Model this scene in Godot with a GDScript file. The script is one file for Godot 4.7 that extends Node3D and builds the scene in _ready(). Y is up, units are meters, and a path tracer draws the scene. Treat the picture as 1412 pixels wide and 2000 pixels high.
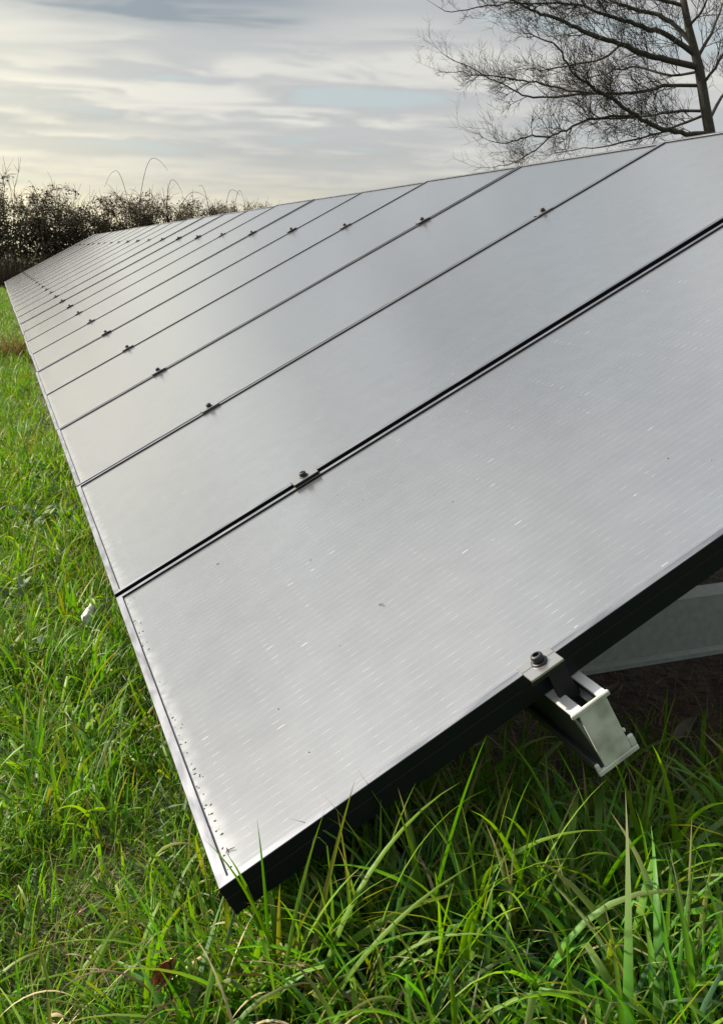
extends Node3D
# A long row of ground-mounted solar panels in grass, seen along the row; hedge and bare tree behind.
# Axes: the row runs along -Z, the panels rise towards +X, y is up, ground about y = 0.

const TILT := deg_to_rad(27.872)
const H0 := 0.2            # height of the lower near corner of the row
const PW := 0.983           # panel width along the row
const PITCH := 1.0         # panel width plus gap
const PL := 2.0            # panel length up the slope
const COUNT := 23
const V_LOW := 0.4045
const V_HIGH := 1.536
const ORD := ["first", "second", "third", "fourth", "fifth", "sixth", "seventh", "eighth", "ninth", "tenth", "eleventh", "twelfth", "thirteenth", "fourteenth", "fifteenth", "sixteenth", "seventeenth", "eighteenth", "nineteenth", "twentieth", "twenty-first", "twenty-second", "twenty-third"]

const EYE := Vector3(-0.15743, 0.80942, 0.97492)
const CAM_X := Vector3(0.92731, 0.0, 0.374294)
const CAM_DOWN := Vector3(-0.0732610, -0.9806575, 0.1815037)
const CAM_FWD := Vector3(0.3670539, -0.1957314, -0.9093738)
const FOCAL := 2135.62 / 2000.0      # in picture heights

var rng := RandomNumberGenerator.new()
var slope := Basis(Vector3(cos(TILT), sin(TILT), 0), Vector3(-sin(TILT), cos(TILT), 0), Vector3(0, 0, 1))
var lump := FastNoiseLite.new()
var M := {}


# ---------------------------------------------------------------- sky
var n_bank := FastNoiseLite.new()
var n_streak := FastNoiseLite.new()
var n_wisp := FastNoiseLite.new()
const SUN_AZ := -52.0
const SUN_ALT := 33.0

func sky_colour(az: float, alt: float) -> Color:
	var a := deg_to_rad(az)
	var e := deg_to_rad(maxf(alt, 0.0))
	var d := Vector3(sin(a) * cos(e), sin(e), -cos(a) * cos(e))
	var s := Vector3(sin(deg_to_rad(SUN_AZ)) * cos(deg_to_rad(SUN_ALT)), sin(deg_to_rad(SUN_ALT)), -cos(deg_to_rad(SUN_AZ)) * cos(deg_to_rad(SUN_ALT)))
	var off := rad_to_deg(acos(clampf(d.dot(s), -1, 1)))
	var h := 1.0 / (d.y + 0.06)
	var p := Vector2(d.x * h, d.z * h)
	var bank := n_bank.get_noise_2d(p.x * 0.35 + 3.1, p.y * 0.6 + 7.7)
	var streak := n_streak.get_noise_2d(p.x * 0.58 + p.y * 0.06 + bank * 0.3, p.y * 1.25 + bank * 0.5)
	var wisp := n_wisp.get_noise_2d(p.x * 1.7 + bank * 0.6, p.y * 4.2 + streak * 1.5)
	var low := smoothstep(1.5, 5.0, alt)
	var cover := 0.52 + 0.5 * bank + 0.55 * streak + 0.22 * wisp
	# the streaks that stand in the photographed part: [azimuth, height, half width, half height, amount]; positive white, negative thin blue
	var ah := alt + 0.55 * streak + 0.25 * wisp
	for q in [[3.0, 9.9, 4.5, 0.35, 0.7], [9.5, 8.9, 7.0, 0.4, 0.45], [7.0, 7.75, 5.5, 0.3, 0.5], [14.0, 6.75, 8.0, 0.3, 0.5], [4.5, 5.4, 3.0, 0.18, 0.5], [20.0, 9.2, 9.0, 1.3, 0.35], [-4.0, 11.5, 7.0, 3.0, 0.7], [17.5, 7.35, 4.5, 0.4, -0.75], [9.0, 8.3, 4.0, 0.25, -0.6], [12.0, 6.1, 5.0, 0.25, -0.5]]:
		cover += q[4] * exp(-pow((az - q[0]) / q[2], 2) - pow((ah - q[1]) / q[3], 2)) * (1.0 + 0.8 * wisp)
	cover = clampf(cover, 0, 1)
	# banks of darker cloud seen in the photograph and mirrored in the panels
	var dark := 0.0
	for q in [[8.5, 12.4, 8.5, 2.2, 1.25], [15.0, 23.0, 13.0, 7.0, 1.0], [2.5, 9.15, 4.5, 0.4, 0.4], [3.5, 6.0, 4.5, 0.35, 0.35], [14.0, 4.6, 12.0, 0.7, 0.30], [16.0, 3.0, 9.0, 0.9, 0.5]]:
		dark += q[4] * exp(-pow((az - q[0]) / q[2], 2) - pow((ah - q[1]) / q[3], 2))
	dark = clampf(dark * (0.9 + 0.5 * streak + 0.4 * wisp), 0, 1)
	var pale := Vector3(0.67, 0.665, 0.63)
	var grey := Vector3(0.475, 0.49, 0.50)
	var blue := Vector3(0.47, 0.55, 0.575)
	var slate := Vector3(0.265, 0.31, 0.355)
	var c := grey.lerp(pale, smoothstep(0.35, 1.0, cover))
	c = c.lerp(blue, 0.8 * smoothstep(0.36, 0.05, cover) * low)
	c = c.lerp(slate, dark)
	# heaped lighter and darker patches higher up
	var heap := n_bank.get_noise_2d(az / 9.0 + 20.0, alt / 6.5 + 4.0) + 0.5 * n_wisp.get_noise_2d(az / 9.0, alt / 6.0)
	c *= 1.0 + 0.7 * heap * smoothstep(11.0, 17.0, alt)
	# warm low light under the cloud
	var warm := exp(-pow(maxf(alt, 0.0) / 3.2, 1.8)) * (0.35 + 0.65 * exp(-pow((az + 4.0) / 22.0, 2)))
	c = c.lerp(Vector3(0.86, 0.78, 0.56), clampf(warm * (1.15 + 0.6 * wisp), 0, 1))
	var tilt := exp(-pow((az + 2) / 9.0, 2)) * exp(-pow((alt - 6) / 6.0, 2))
	c *= Vector3(1, 1, 1).lerp(Vector3(1.24, 1.20, 1.05), tilt)
	# the veiled sun brightens the cloud round it
	var glow := exp(-off / 25.0)
	c *= Vector3(1, 1, 1) + Vector3(2.15, 2.1, 2.0) * glow
	c *= 1.0 + 0.6 * smoothstep(20.0, 50.0, alt)
	c += Vector3(0.5, 0.46, 0.38) * exp(-pow(off / 16.0, 2))
	c *= 0.425
	return Color(c.x, c.y, c.z)

func sky_image() -> Image:
	for n in [n_bank, n_streak, n_wisp]:
		n.noise_type = FastNoiseLite.TYPE_SIMPLEX_SMOOTH
		n.fractal_type = FastNoiseLite.FRACTAL_FBM
		n.frequency = 1.0
	n_bank.seed = 5; n_bank.fractal_octaves = 3
	n_streak.seed = 21; n_streak.fractal_octaves = 4
	n_wisp.seed = 33; n_wisp.fractal_octaves = 3
	var w := 1024
	var h := 512
	var data := PackedFloat32Array()
	data.resize(w * h * 3)
	for y in h:
		var alt := 90.0 - (y + 0.5) * 180.0 / h
		for x in w:
			var k := (y * w + x) * 3
			if alt < -1.0:
				data[k] = 0.10; data[k + 1] = 0.11; data[k + 2] = 0.07
				continue
			var c := sky_colour(wrapf((x + 0.5) * 360.0 / w, -180.0, 180.0), alt)
			data[k] = c.r; data[k + 1] = c.g; data[k + 2] = c.b
	var im := Image.create_from_data(w, h, false, Image.FORMAT_RGBF, data.to_byte_array())
	im.resize(4096, 2048, Image.INTERPOLATE_BILINEAR)
	# the part of the sky near the picture in finer steps
	var x0 := int(-20.0 / 360.0 * 4096)
	var x1 := int(52.0 / 360.0 * 4096)
	var y0 := int((90.0 - 34.0) / 180.0 * 2048)
	for y in range(y0, 1026):
		var alt := 90.0 - (y + 0.5) * 180.0 / 2048
		for x in range(x0, x1):
			im.set_pixel(posmod(x, 4096), y, sky_colour((x + 0.5) * 360.0 / 4096, alt))
	return im


# ---------------------------------------------------------------- helpers
func tag(o: Node, label: String, category: String, group := "", kind := "") -> void:
	if label: o.set_meta("label", label)
	if category: o.set_meta("category", category)
	if group: o.set_meta("group", group)
	if kind: o.set_meta("kind", kind)

var used := {}
func numbered(called: String) -> String:
	if not used.has(called):
		used[called] = 0
		return called
	used[called] += 1
	return "%s_%03d" % [called, used[called]]

func thing(called: String, label: String, category: String, at := Vector3.ZERO, turn := Basis.IDENTITY, group := "") -> Node3D:
	var o := Node3D.new()
	o.name = numbered(called)
	add_child(o)
	o.transform = Transform3D(turn, at)
	tag(o, label, category, group)
	return o

func part(called: String, mesh: Mesh, mat: Material, parent: Node) -> MeshInstance3D:
	var o := MeshInstance3D.new()
	o.name = called
	if parent == self:
		o.name = numbered(called)
	else:
		var k := 0
		while parent.has_node(NodePath(String(o.name))):
			k += 1
			o.name = "%s_%03d" % [called, k]
	o.mesh = mesh
	o.material_override = null
	for i in mesh.get_surface_count():
		o.set_surface_override_material(i, mat)
	parent.add_child(o, true)
	return o

func st_new() -> SurfaceTool:
	var st := SurfaceTool.new()
	st.begin(Mesh.PRIMITIVE_TRIANGLES)
	st.set_smooth_group(-1)
	return st

func done(st: SurfaceTool) -> ArrayMesh:
	st.generate_normals()
	return st.commit()

func tri(st: SurfaceTool, a: Vector3, b: Vector3, c: Vector3, out_of: Vector3) -> void:
	# front faces run clockwise seen from the outside
	var n := (c - a).cross(b - a)
	var mid := (a + b + c) / 3.0 - out_of
	st.add_vertex(a)
	if n.dot(mid) >= 0:
		st.add_vertex(b); st.add_vertex(c)
	else:
		st.add_vertex(c); st.add_vertex(b)

func box(st: SurfaceTool, lo: Vector3, hi: Vector3, ch := 0.0) -> void:
	var mid := (lo + hi) / 2.0
	var half := (hi - lo) / 2.0
	ch = minf(ch, minf(half.x, minf(half.y, half.z)) * 0.8)
	if ch <= 0.0:
		for ax in 3:
			var b := (ax + 1) % 3
			var c := (ax + 2) % 3
			for s: float in [-1.0, 1.0]:
				var q := []
				for k in [[-1, -1], [1, -1], [1, 1], [-1, 1]]:
					var v := Vector3.ZERO
					v[ax] = s * half[ax]; v[b] = k[0] * half[b]; v[c] = k[1] * half[c]
					q.append(mid + v)
				tri(st, q[0], q[1], q[2], mid); tri(st, q[0], q[2], q[3], mid)
		return
	for ax in 3:
		var b := (ax + 1) % 3
		var c := (ax + 2) % 3
		for s: float in [-1.0, 1.0]:
			var q := []
			for k in [[-1, -1], [1, -1], [1, 1], [-1, 1]]:
				var v := Vector3.ZERO
				v[ax] = s * half[ax]; v[b] = k[0] * (half[b] - ch); v[c] = k[1] * (half[c] - ch)
				q.append(mid + v)
			tri(st, q[0], q[1], q[2], mid); tri(st, q[0], q[2], q[3], mid)
		for s: float in [-1.0, 1.0]:
			for t: float in [-1.0, 1.0]:
				var e := []
				for k: float in [-1.0, 1.0]:
					var v1 := Vector3.ZERO
					var v2 := Vector3.ZERO
					v1[ax] = k * (half[ax] - ch); v1[b] = s * half[b]; v1[c] = t * (half[c] - ch)
					v2[ax] = k * (half[ax] - ch); v2[b] = s * (half[b] - ch); v2[c] = t * half[c]
					e.append(mid + v1); e.append(mid + v2)
				tri(st, e[0], e[1], e[3], mid); tri(st, e[0], e[3], e[2], mid)
	for sx: float in [-1.0, 1.0]:
		for sy: float in [-1.0, 1.0]:
			for sz: float in [-1.0, 1.0]:
				var s := Vector3(sx, sy, sz)
				var cc := half - Vector3(ch, ch, ch)
				tri(st, mid + s * Vector3(half.x, cc.y, cc.z), mid + s * Vector3(cc.x, half.y, cc.z), mid + s * Vector3(cc.x, cc.y, half.z), mid)

func lathe(st: SurfaceTool, at: Vector3, rings: Array, sides := 20) -> void:
	# rings of (radius, height) round the local y axis
	for i in rings.size() - 1:
		var a: Vector2 = rings[i]
		var b: Vector2 = rings[i + 1]
		for k in sides:
			var t0 := TAU * k / sides
			var t1 := TAU * (k + 1) / sides
			var p0 := at + Vector3(a.x * cos(t0), a.y, a.x * sin(t0))
			var p1 := at + Vector3(a.x * cos(t1), a.y, a.x * sin(t1))
			var q0 := at + Vector3(b.x * cos(t0), b.y, b.x * sin(t0))
			var q1 := at + Vector3(b.x * cos(t1), b.y, b.x * sin(t1))
			st.add_vertex(p0); st.add_vertex(q1); st.add_vertex(q0)
			st.add_vertex(p0); st.add_vertex(p1); st.add_vertex(q1)

func tube(st: SurfaceTool, pts: Array, radii: Array, sides := 6) -> void:
	var n := pts.size()
	var rings := []
	var prev := Vector3(0.31, 0.2, 0.93)
	for i in n:
		var t: Vector3 = (pts[mini(i + 1, n - 1)] - pts[maxi(i - 1, 0)]).normalized()
		var a := (prev - t * prev.dot(t)).normalized()
		prev = a
		var b := t.cross(a)
		var ring := []
		for k in sides:
			var w := TAU * k / sides
			ring.append(pts[i] + (a * cos(w) + b * sin(w)) * radii[i])
		rings.append(ring)
	for i in n - 1:
		for k in sides:
			var k1 := (k + 1) % sides
			st.add_vertex(rings[i][k]); st.add_vertex(rings[i + 1][k1]); st.add_vertex(rings[i + 1][k])
			st.add_vertex(rings[i][k]); st.add_vertex(rings[i][k1]); st.add_vertex(rings[i + 1][k1])

func ray_of(px: float, py: float) -> Vector3:
	# direction of a point of the 1412 x 2000 picture, used once to set things out on the ground plan
	return (CAM_X * (px - 866.73) + CAM_DOWN * (py - 916.32) + CAM_FWD * 2135.62) / 2135.62

func ground_height(x: float, z: float) -> float:
	var bank := 0.07 * smoothstep(-6.0, -1.0, z) * (1.0 - smoothstep(0.35, 0.85, x) * smoothstep(0.1, -0.25, z))
	return bank + lump.get_noise_2d(x * 1.4, z * 1.4) * 0.035 + lump.get_noise_2d(x * 0.2 + 40, z * 0.2) * 0.06 * smoothstep(2.0, 8.0, -z)

func noise_tex(freq: float, seed_: int, ramp: Array, offs: Array, size := 512, oct := 5, type := FastNoiseLite.TYPE_SIMPLEX_SMOOTH) -> NoiseTexture2D:
	var n := FastNoiseLite.new()
	n.seed = seed_; n.frequency = freq; n.fractal_octaves = oct; n.noise_type = type
	var g := Gradient.new()
	g.offsets = PackedFloat32Array(offs)
	var cols := PackedColorArray()
	for c in ramp: cols.append(c)
	g.colors = cols
	var t := NoiseTexture2D.new()
	t.width = size; t.height = size; t.seamless = true; t.noise = n; t.color_ramp = g
	return t

func lin(r: float, g: float, b: float) -> Color:
	return Color(r, g, b).linear_to_srgb()

func mat(col: Color, rough: float, metal := 0.0, spec := 0.5) -> StandardMaterial3D:
	var m := StandardMaterial3D.new()
	m.albedo_color = col; m.roughness = rough; m.metallic = metal; m.metallic_specular = spec
	return m


# ---------------------------------------------------------------- materials
func cell_image() -> Image:
	# cells behind textured glass: thin printed ribbons up the slope and short ribbon pieces at the cell joints, their glint painted in
	var w := 1024
	var h := 2048
	var r := RandomNumberGenerator.new()
	r.seed = 77
	var im := Image.create(w, h, false, Image.FORMAT_RGB8)
	im.fill(Color8(153, 156, 162))
	var cols := 54
	for i in cols:
		var x := int((i + 0.5) / cols * (w - 24)) + 12
		im.fill_rect(Rect2i(x, 16, 1, h - 32), Color8(166, 167, 170))
		if i % 2 == 0: im.fill_rect(Rect2i(x + 1, 16, 1, h - 32), Color8(158, 160, 165))
	var band := FastNoiseLite.new()
	band.seed = 12; band.frequency = 0.11; band.fractal_octaves = 2
	for j in 48:
		var y := int((j + 0.5) / 48.0 * (h - 40)) + 20
		for i in cols:
			var x := int((i + 0.5) / cols * (w - 24)) + 12
			var up := band.get_noise_2d(i * 0.55, j * 2.2)
			var g := int(180 + 14 * r.randf() + 48 * smoothstep(0.05, 0.5, up) * pow(r.randf(), 1.3))  # sparkle of the ribbons painted into the tone, in bands
			im.fill_rect(Rect2i(x, y + r.randi_range(-1, 1), 1 if g < 210 else r.randi_range(1, 2), r.randi_range(5, 11)), Color8(g, g, g - 3))
	# white margin of the backsheet along the edges, washed dust along the lower edge
	var dust := FastNoiseLite.new()
	dust.seed = 4; dust.frequency = 0.012; dust.fractal_octaves = 4
	for y in h:
		for x in range(0, w):
			var c := im.get_pixel(x, y)
			var d := dust.get_noise_2d(x * 1.0, y * 1.0) * 0.022 + dust.get_noise_2d(x * 5.0, y * 5.0) * 0.008
			var edge := smoothstep(30.0 + 16.0 * dust.get_noise_2d(x * 1.3, 9.0), 10.0, float(y)) * (0.13 + 0.12 * dust.get_noise_2d(x * 3.0, y * 3.0))
			im.set_pixel(x, y, Color(c.r + d + edge, c.g + d + edge * 0.98, c.b + d * 0.9 + edge * 0.9))
	return im

func make_materials() -> void:
	var g := mat(Color.WHITE, 0.25, 0.92, 1.0)
	g.albedo_texture = ImageTexture.create_from_image(cell_image())
	g.clearcoat_enabled = true
	g.clearcoat = 1.0
	g.clearcoat_roughness = 0.2
	M.glass = g
	M.frame = mat(lin(0.0035, 0.0045, 0.0075), 0.45, 0.0, 0.3)
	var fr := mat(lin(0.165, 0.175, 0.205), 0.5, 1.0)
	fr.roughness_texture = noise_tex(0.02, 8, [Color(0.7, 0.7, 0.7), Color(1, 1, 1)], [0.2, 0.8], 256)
	M.lip = fr  # grey on a black frame: reflected sky painted onto its top
	M.backsheet = mat(lin(0.6, 0.6, 0.6), 0.6)
	M.clamp = mat(lin(0.010, 0.010, 0.012), 0.6, 0.0, 0.3)
	var ec := mat(lin(0.34, 0.34, 0.35), 0.42, 1.0)
	ec.roughness_texture = fr.roughness_texture
	M.end_clamp = ec
	var bolt := mat(lin(0.035, 0.036, 0.042), 0.5, 0.7)
	M.bolt = bolt
	var al := mat(lin(0.62, 0.63, 0.64), 0.36, 0.55)
	M.web = mat(lin(0.085, 0.10, 0.095), 0.45, 0.6)  # same aluminium, its dark green reflection painted into the colour
	M.aluminium = al
	var cap := mat(Color.WHITE, 0.55)
	cap.albedo_texture = noise_tex(0.012, 15, [lin(0.27, 0.285, 0.25), lin(0.41, 0.43, 0.40), lin(0.47, 0.49, 0.46)], [0.15, 0.5, 0.8], 256)
	cap.uv1_triplanar = true; cap.uv1_scale = Vector3(6, 6, 6)
	M.cap = cap
	var zinc := mat(Color.WHITE, 0.6, 0.3)
	zinc.albedo_texture = noise_tex(0.02, 19, [lin(0.29, 0.33, 0.32), lin(0.32, 0.36, 0.35), lin(0.35, 0.39, 0.38)], [0.2, 0.5, 0.8], 512)
	zinc.uv1_triplanar = true; zinc.uv1_scale = Vector3(4, 4, 4)
	M.zinc = zinc
	var gr := StandardMaterial3D.new()
	gr.vertex_color_use_as_albedo = true
	gr.roughness = 0.5
	gr.metallic_specular = 0.4
	gr.backlight_enabled = true
	gr.backlight = Color(0.95, 1.0, 0.30)
	M.grass = gr
	var dry := StandardMaterial3D.new()
	dry.vertex_color_use_as_albedo = true
	dry.roughness = 0.7
	dry.backlight_enabled = true
	dry.backlight = Color(0.5, 0.45, 0.3)
	M.dry = dry
	var soil := StandardMaterial3D.new()
	soil.vertex_color_use_as_albedo = true
	soil.roughness = 0.95
	soil.albedo_texture = noise_tex(0.02, 23, [Color(0.55, 0.53, 0.5), Color(0.8, 0.78, 0.74), Color(1, 0.97, 0.9)], [0.15, 0.5, 0.85], 512)
	soil.uv1_triplanar = true; soil.uv1_world_triplanar = true; soil.uv1_scale = Vector3(1.7, 1.7, 1.7)
	soil.normal_enabled = true
	var nn := noise_tex(0.03, 29, [Color.BLACK, Color.WHITE], [0.0, 1.0], 512)
	nn.color_ramp = null; nn.as_normal_map = true; nn.bump_strength = 6.0
	soil.normal_texture = nn
	M.soil = soil
	var bark := mat(Color.WHITE, 0.9)
	bark.albedo_texture = noise_tex(0.03, 31, [lin(0.015, 0.014, 0.011), lin(0.030, 0.027, 0.021), lin(0.055, 0.051, 0.039)], [0.2, 0.5, 0.85], 512)
	bark.uv1_triplanar = true; bark.uv1_world_triplanar = true; bark.uv1_scale = Vector3(2.5, 0.9, 2.5)
	M.bark = bark
	M.twig = mat(lin(0.030, 0.026, 0.022), 0.85)
	M.cane = mat(lin(0.075, 0.06, 0.035), 0.8)
	var lf := StandardMaterial3D.new()
	lf.vertex_color_use_as_albedo = true
	lf.roughness = 0.75
	lf.backlight_enabled = true
	lf.backlight = Color(0.45, 0.5, 0.2)
	M.leaf = lf
	var dl := mat(Color.WHITE, 0.7)
	dl.albedo_texture = noise_tex(0.03, 41, [lin(0.10, 0.055, 0.025), lin(0.24, 0.135, 0.06), lin(0.42, 0.27, 0.14)], [0.2, 0.5, 0.8], 256)
	dl.uv1_triplanar = true; dl.uv1_scale = Vector3(12, 12, 12)
	dl.backlight_enabled = true; dl.backlight = Color(0.3, 0.18, 0.08)
	M.dead_leaf = dl
	M.grey_leaf = mat(lin(0.10, 0.085, 0.065), 0.85)  # greyed and darkened: shade under the panels painted into the leaf
	var stone := mat(Color.WHITE, 0.85)
	stone.albedo_texture = noise_tex(0.03, 43, [lin(0.22, 0.20, 0.16), lin(0.50, 0.50, 0.48), lin(0.66, 0.67, 0.67)], [0.2, 0.5, 0.8], 256)
	stone.uv1_triplanar = true; stone.uv1_scale = Vector3(9, 9, 9)
	M.stone = stone
	M.speck = mat(lin(0.035, 0.03, 0.022), 0.8)


# ---------------------------------------------------------------- panels and mounts (local axes: x up the slope, y off the panel, z against the row)
func frame_rail_mesh(length: float, lip: bool) -> ArrayMesh:
	# runs along local x from 0 to length, inside is towards -z; ends mitred. The flat top is a piece of its own, its sky sheen painted in
	var prof := [Vector2(0.0118, -0.0003), Vector2(0.0123, -0.0008), Vector2(0.0123, -0.0034), Vector2(0.002, -0.0034), Vector2(0.002, -0.033), Vector2(0.025, -0.033), Vector2(0.025, -0.035), Vector2(0, -0.035), Vector2(0, -0.0152), Vector2(0.0007, -0.0147), Vector2(0.0007, -0.0136), Vector2(0, -0.0131), Vector2(0, -0.0008), Vector2(0.0005, -0.0003)]
	if lip: prof = [Vector2(0.0005, -0.0003), Vector2(0.0009, 0), Vector2(0.0114, 0), Vector2(0.0118, -0.0003)]
	var st := st_new()
	var n := prof.size()
	for i in n - 1:
		var a: Vector2 = prof[i]
		var b: Vector2 = prof[(i + 1) % n]
		var p := Vector3(a.x, a.y, -a.x)
		var q := Vector3(b.x, b.y, -b.x)
		var p1 := Vector3(length - a.x, a.y, -a.x)
		var q1 := Vector3(length - b.x, b.y, -b.x)
		st.set_uv(Vector2(0, i * 0.1)); st.add_vertex(p)
		st.set_uv(Vector2(length * 2, i * 0.1 + 0.1)); st.add_vertex(q1)
		st.set_uv(Vector2(length * 2, i * 0.1)); st.add_vertex(p1)
		st.set_uv(Vector2(0, i * 0.1)); st.add_vertex(p)
		st.set_uv(Vector2(0, i * 0.1 + 0.1)); st.add_vertex(q)
		st.set_uv(Vector2(length * 2, i * 0.1 + 0.1)); st.add_vertex(q1)
	return done(st)

func glass_mesh() -> ArrayMesh:
	var st := st_new()
	var y := -0.0036
	var y1 := -0.0068
	var i := 0.003
	var c := [Vector3(i, y, -i), Vector3(PL - i, y, -i), Vector3(PL - i, y, -PW + i), Vector3(i, y, -PW + i)]
	var uv := [Vector2(0, 0), Vector2(0, 1), Vector2(1, 1), Vector2(1, 0)]
	for k in [0, 2, 1, 0, 3, 2]:
		st.set_uv(uv[k]); st.add_vertex(c[k])
	for k in 4:
		var a: Vector3 = c[k]
		var b: Vector3 = c[(k + 1) % 4]
		var dn := Vector3(0, y1 - y, 0)
		tri(st, a, b, b + dn, Vector3(PL / 2, y, -PW / 2)); tri(st, a, b + dn, a + dn, Vector3(PL / 2, y, -PW / 2))
	return done(st)

func backsheet_mesh() -> ArrayMesh:
	var st := st_new()
	box(st, Vector3(0.003, -0.0078, -PW + 0.003), Vector3(PL - 0.003, -0.0069, -0.003))
	return done(st)

func bolt_mesh() -> ArrayMesh:
	# socket head with a rounded rim and a hexagon recess, on a washer
	var st := st_new()
	st.set_smooth_group(0)
	lathe(st, Vector3.ZERO, [Vector2(0.0092, 0), Vector2(0.0092, 0.0012), Vector2(0.0066, 0.0014)], 24)
	lathe(st, Vector3.ZERO, [Vector2(0.0062, 0.0014), Vector2(0.0070, 0.0030), Vector2(0.0070, 0.0068), Vector2(0.0064, 0.0088), Vector2(0.0050, 0.0096), Vector2(0.0038, 0.0096)], 24)
	st.set_smooth_group(-1)
	lathe(st, Vector3.ZERO, [Vector2(0.0038, 0.0096), Vector2(0.0036, 0.0050), Vector2(0.0001, 0.0045)], 6)
	return done(st)

func build_panels() -> void:
	var rail_end := frame_rail_mesh(PL, false)
	var rail_low := frame_rail_mesh(PW, false)
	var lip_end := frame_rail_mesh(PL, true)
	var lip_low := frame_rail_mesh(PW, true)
	var glass := glass_mesh()
	var back := backsheet_mesh()
	for k in COUNT:
		var where := "the solar panel nearest to the camera, its whole near edge standing open" if k == 0 else "%s solar panel from the near end of the row, between two seams" % ORD[k] if k < COUNT - 1 else "last solar panel at the far end of the row, by the hedge"
		var wob := Basis.from_euler(Vector3(deg_to_rad(rng.randf_range(-0.16, 0.16)), 0, deg_to_rad(rng.randf_range(-0.09, 0.09))))
		var at := Vector3(0, H0, -k * PITCH) + slope * Vector3(rng.randf_range(-0.0045, 0.0045), rng.randf_range(-0.0015, 0.0015), 0)
		if k == 0:
			wob = Basis.IDENTITY
			at = Vector3(0, H0, 0)
		var label := where
		if k > 0: label = where
		var p := thing("solar_panel", "silvery glass panel: " + label if k == 0 else label, "solar panel", at, slope * wob, "solar panels of the long row")
		part("glass", glass, M.glass, p)
		part("backsheet", back, M.backsheet, p)
		# near end, far end, lower edge, upper edge
		var places := [Transform3D.IDENTITY, Transform3D(Basis(Vector3.UP, PI), Vector3(PL, 0, -PW)),
			Transform3D(Basis(Vector3(0, 0, 1), Vector3(0, 1, 0), Vector3(-1, 0, 0)), Vector3(0, 0, -PW)),
			Transform3D(Basis(Vector3(0, 0, -1), Vector3(0, 1, 0), Vector3(1, 0, 0)), Vector3(PL, 0, 0))]
		for i in 4:
			var f := part("frame_rail", rail_end if i < 2 else rail_low, M.frame, p)
			f.transform = places[i]
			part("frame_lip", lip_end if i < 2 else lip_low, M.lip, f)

func build_clamps() -> void:
	var plate := st_new()
	box(plate, Vector3(-0.026, 0.0056, -0.0165), Vector3(0.026, 0.0068, 0.0165), 0.0004)
	var plate_mesh := done(plate)
	var leg := st_new()
	box(leg, Vector3(-0.026, -0.034, -0.0085), Vector3(0.026, 0.0003, -0.0055))
	box(leg, Vector3(-0.026, -0.034, 0.0055), Vector3(0.026, 0.0003, 0.0085))
	box(leg, Vector3(-0.026, 0.0004, -0.0163), Vector3(0.026, 0.0055, 0.0163))
	var leg_mesh := done(leg)
	var bolt := bolt_mesh()
	var proto: Node3D = null
	for row in 2:
		var v := V_LOW if row == 0 else V_HIGH
		for k in range(1, COUNT):
			var label := "black clamp at the %s seam from the near end, on the %s line" % [ORD[k - 1], "lower" if row == 0 else "upper"]
			var at := Vector3(0, H0, 0) + slope * Vector3(v + rng.randf_range(-0.003, 0.003), 0, 0) + Vector3(0, 0, -k * PITCH + 0.01)
			if proto == null:
				proto = thing("panel_clamp", label, "clamp", at, slope, "clamps between the panels")
				part("clamp_plate", plate_mesh, M.end_clamp, proto)  # greyer than the black clamp: reflected sky put into the colour
				part("clamp_web", leg_mesh, M.clamp, proto)
				var b := part("bolt", bolt, M.bolt, proto)
				b.position = Vector3(0, 0.0068, 0)
			else:
				var c := proto.duplicate()
				c.name = numbered("panel_clamp")
				add_child(c)
				c.transform = Transform3D(slope * Basis(Vector3.UP, rng.randf_range(-0.04, 0.04)), at)
				tag(c, label, "clamp", "clamps between the panels")
	# the end clamp on the open near edge
	var e := thing("end_clamp", "grey end clamp with a dark socket bolt holding the open near edge", "clamp", Vector3(0, H0, 0) + slope * Vector3(0.390, 0, 0), slope)
	var st := st_new()
	box(st, Vector3(-0.0225, 0.0005, -0.0125), Vector3(0.0195, 0.0035, 0.0022), 0.0005)
	box(st, Vector3(-0.0225, 0.0002, 0.0026), Vector3(0.0195, 0.0032, 0.0235), 0.0005)
	part("clamp_plate", done(st), M.end_clamp, e)
	st = st_new()
	box(st, Vector3(-0.003, -0.046, 0.0150), Vector3(0.0185, 0.0001, 0.0205), 0.0004)
	box(st, Vector3(-0.0225, -0.0040, 0.0206), Vector3(0.0195, 0.0001, 0.0234), 0.0003)
	part("clamp_leg", done(st), M.clamp, e)
	st = st_new()
	box(st, Vector3(0.006, -0.050, -0.006), Vector3(0.022, -0.0395, 0.0148), 0.001)
	part("slot_nut", done(st), M.clamp, e)
	var b2 := part("bolt", bolt, M.bolt, e)
	b2.position = Vector3(0.0, 0.0036, 0.0025)

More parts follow.
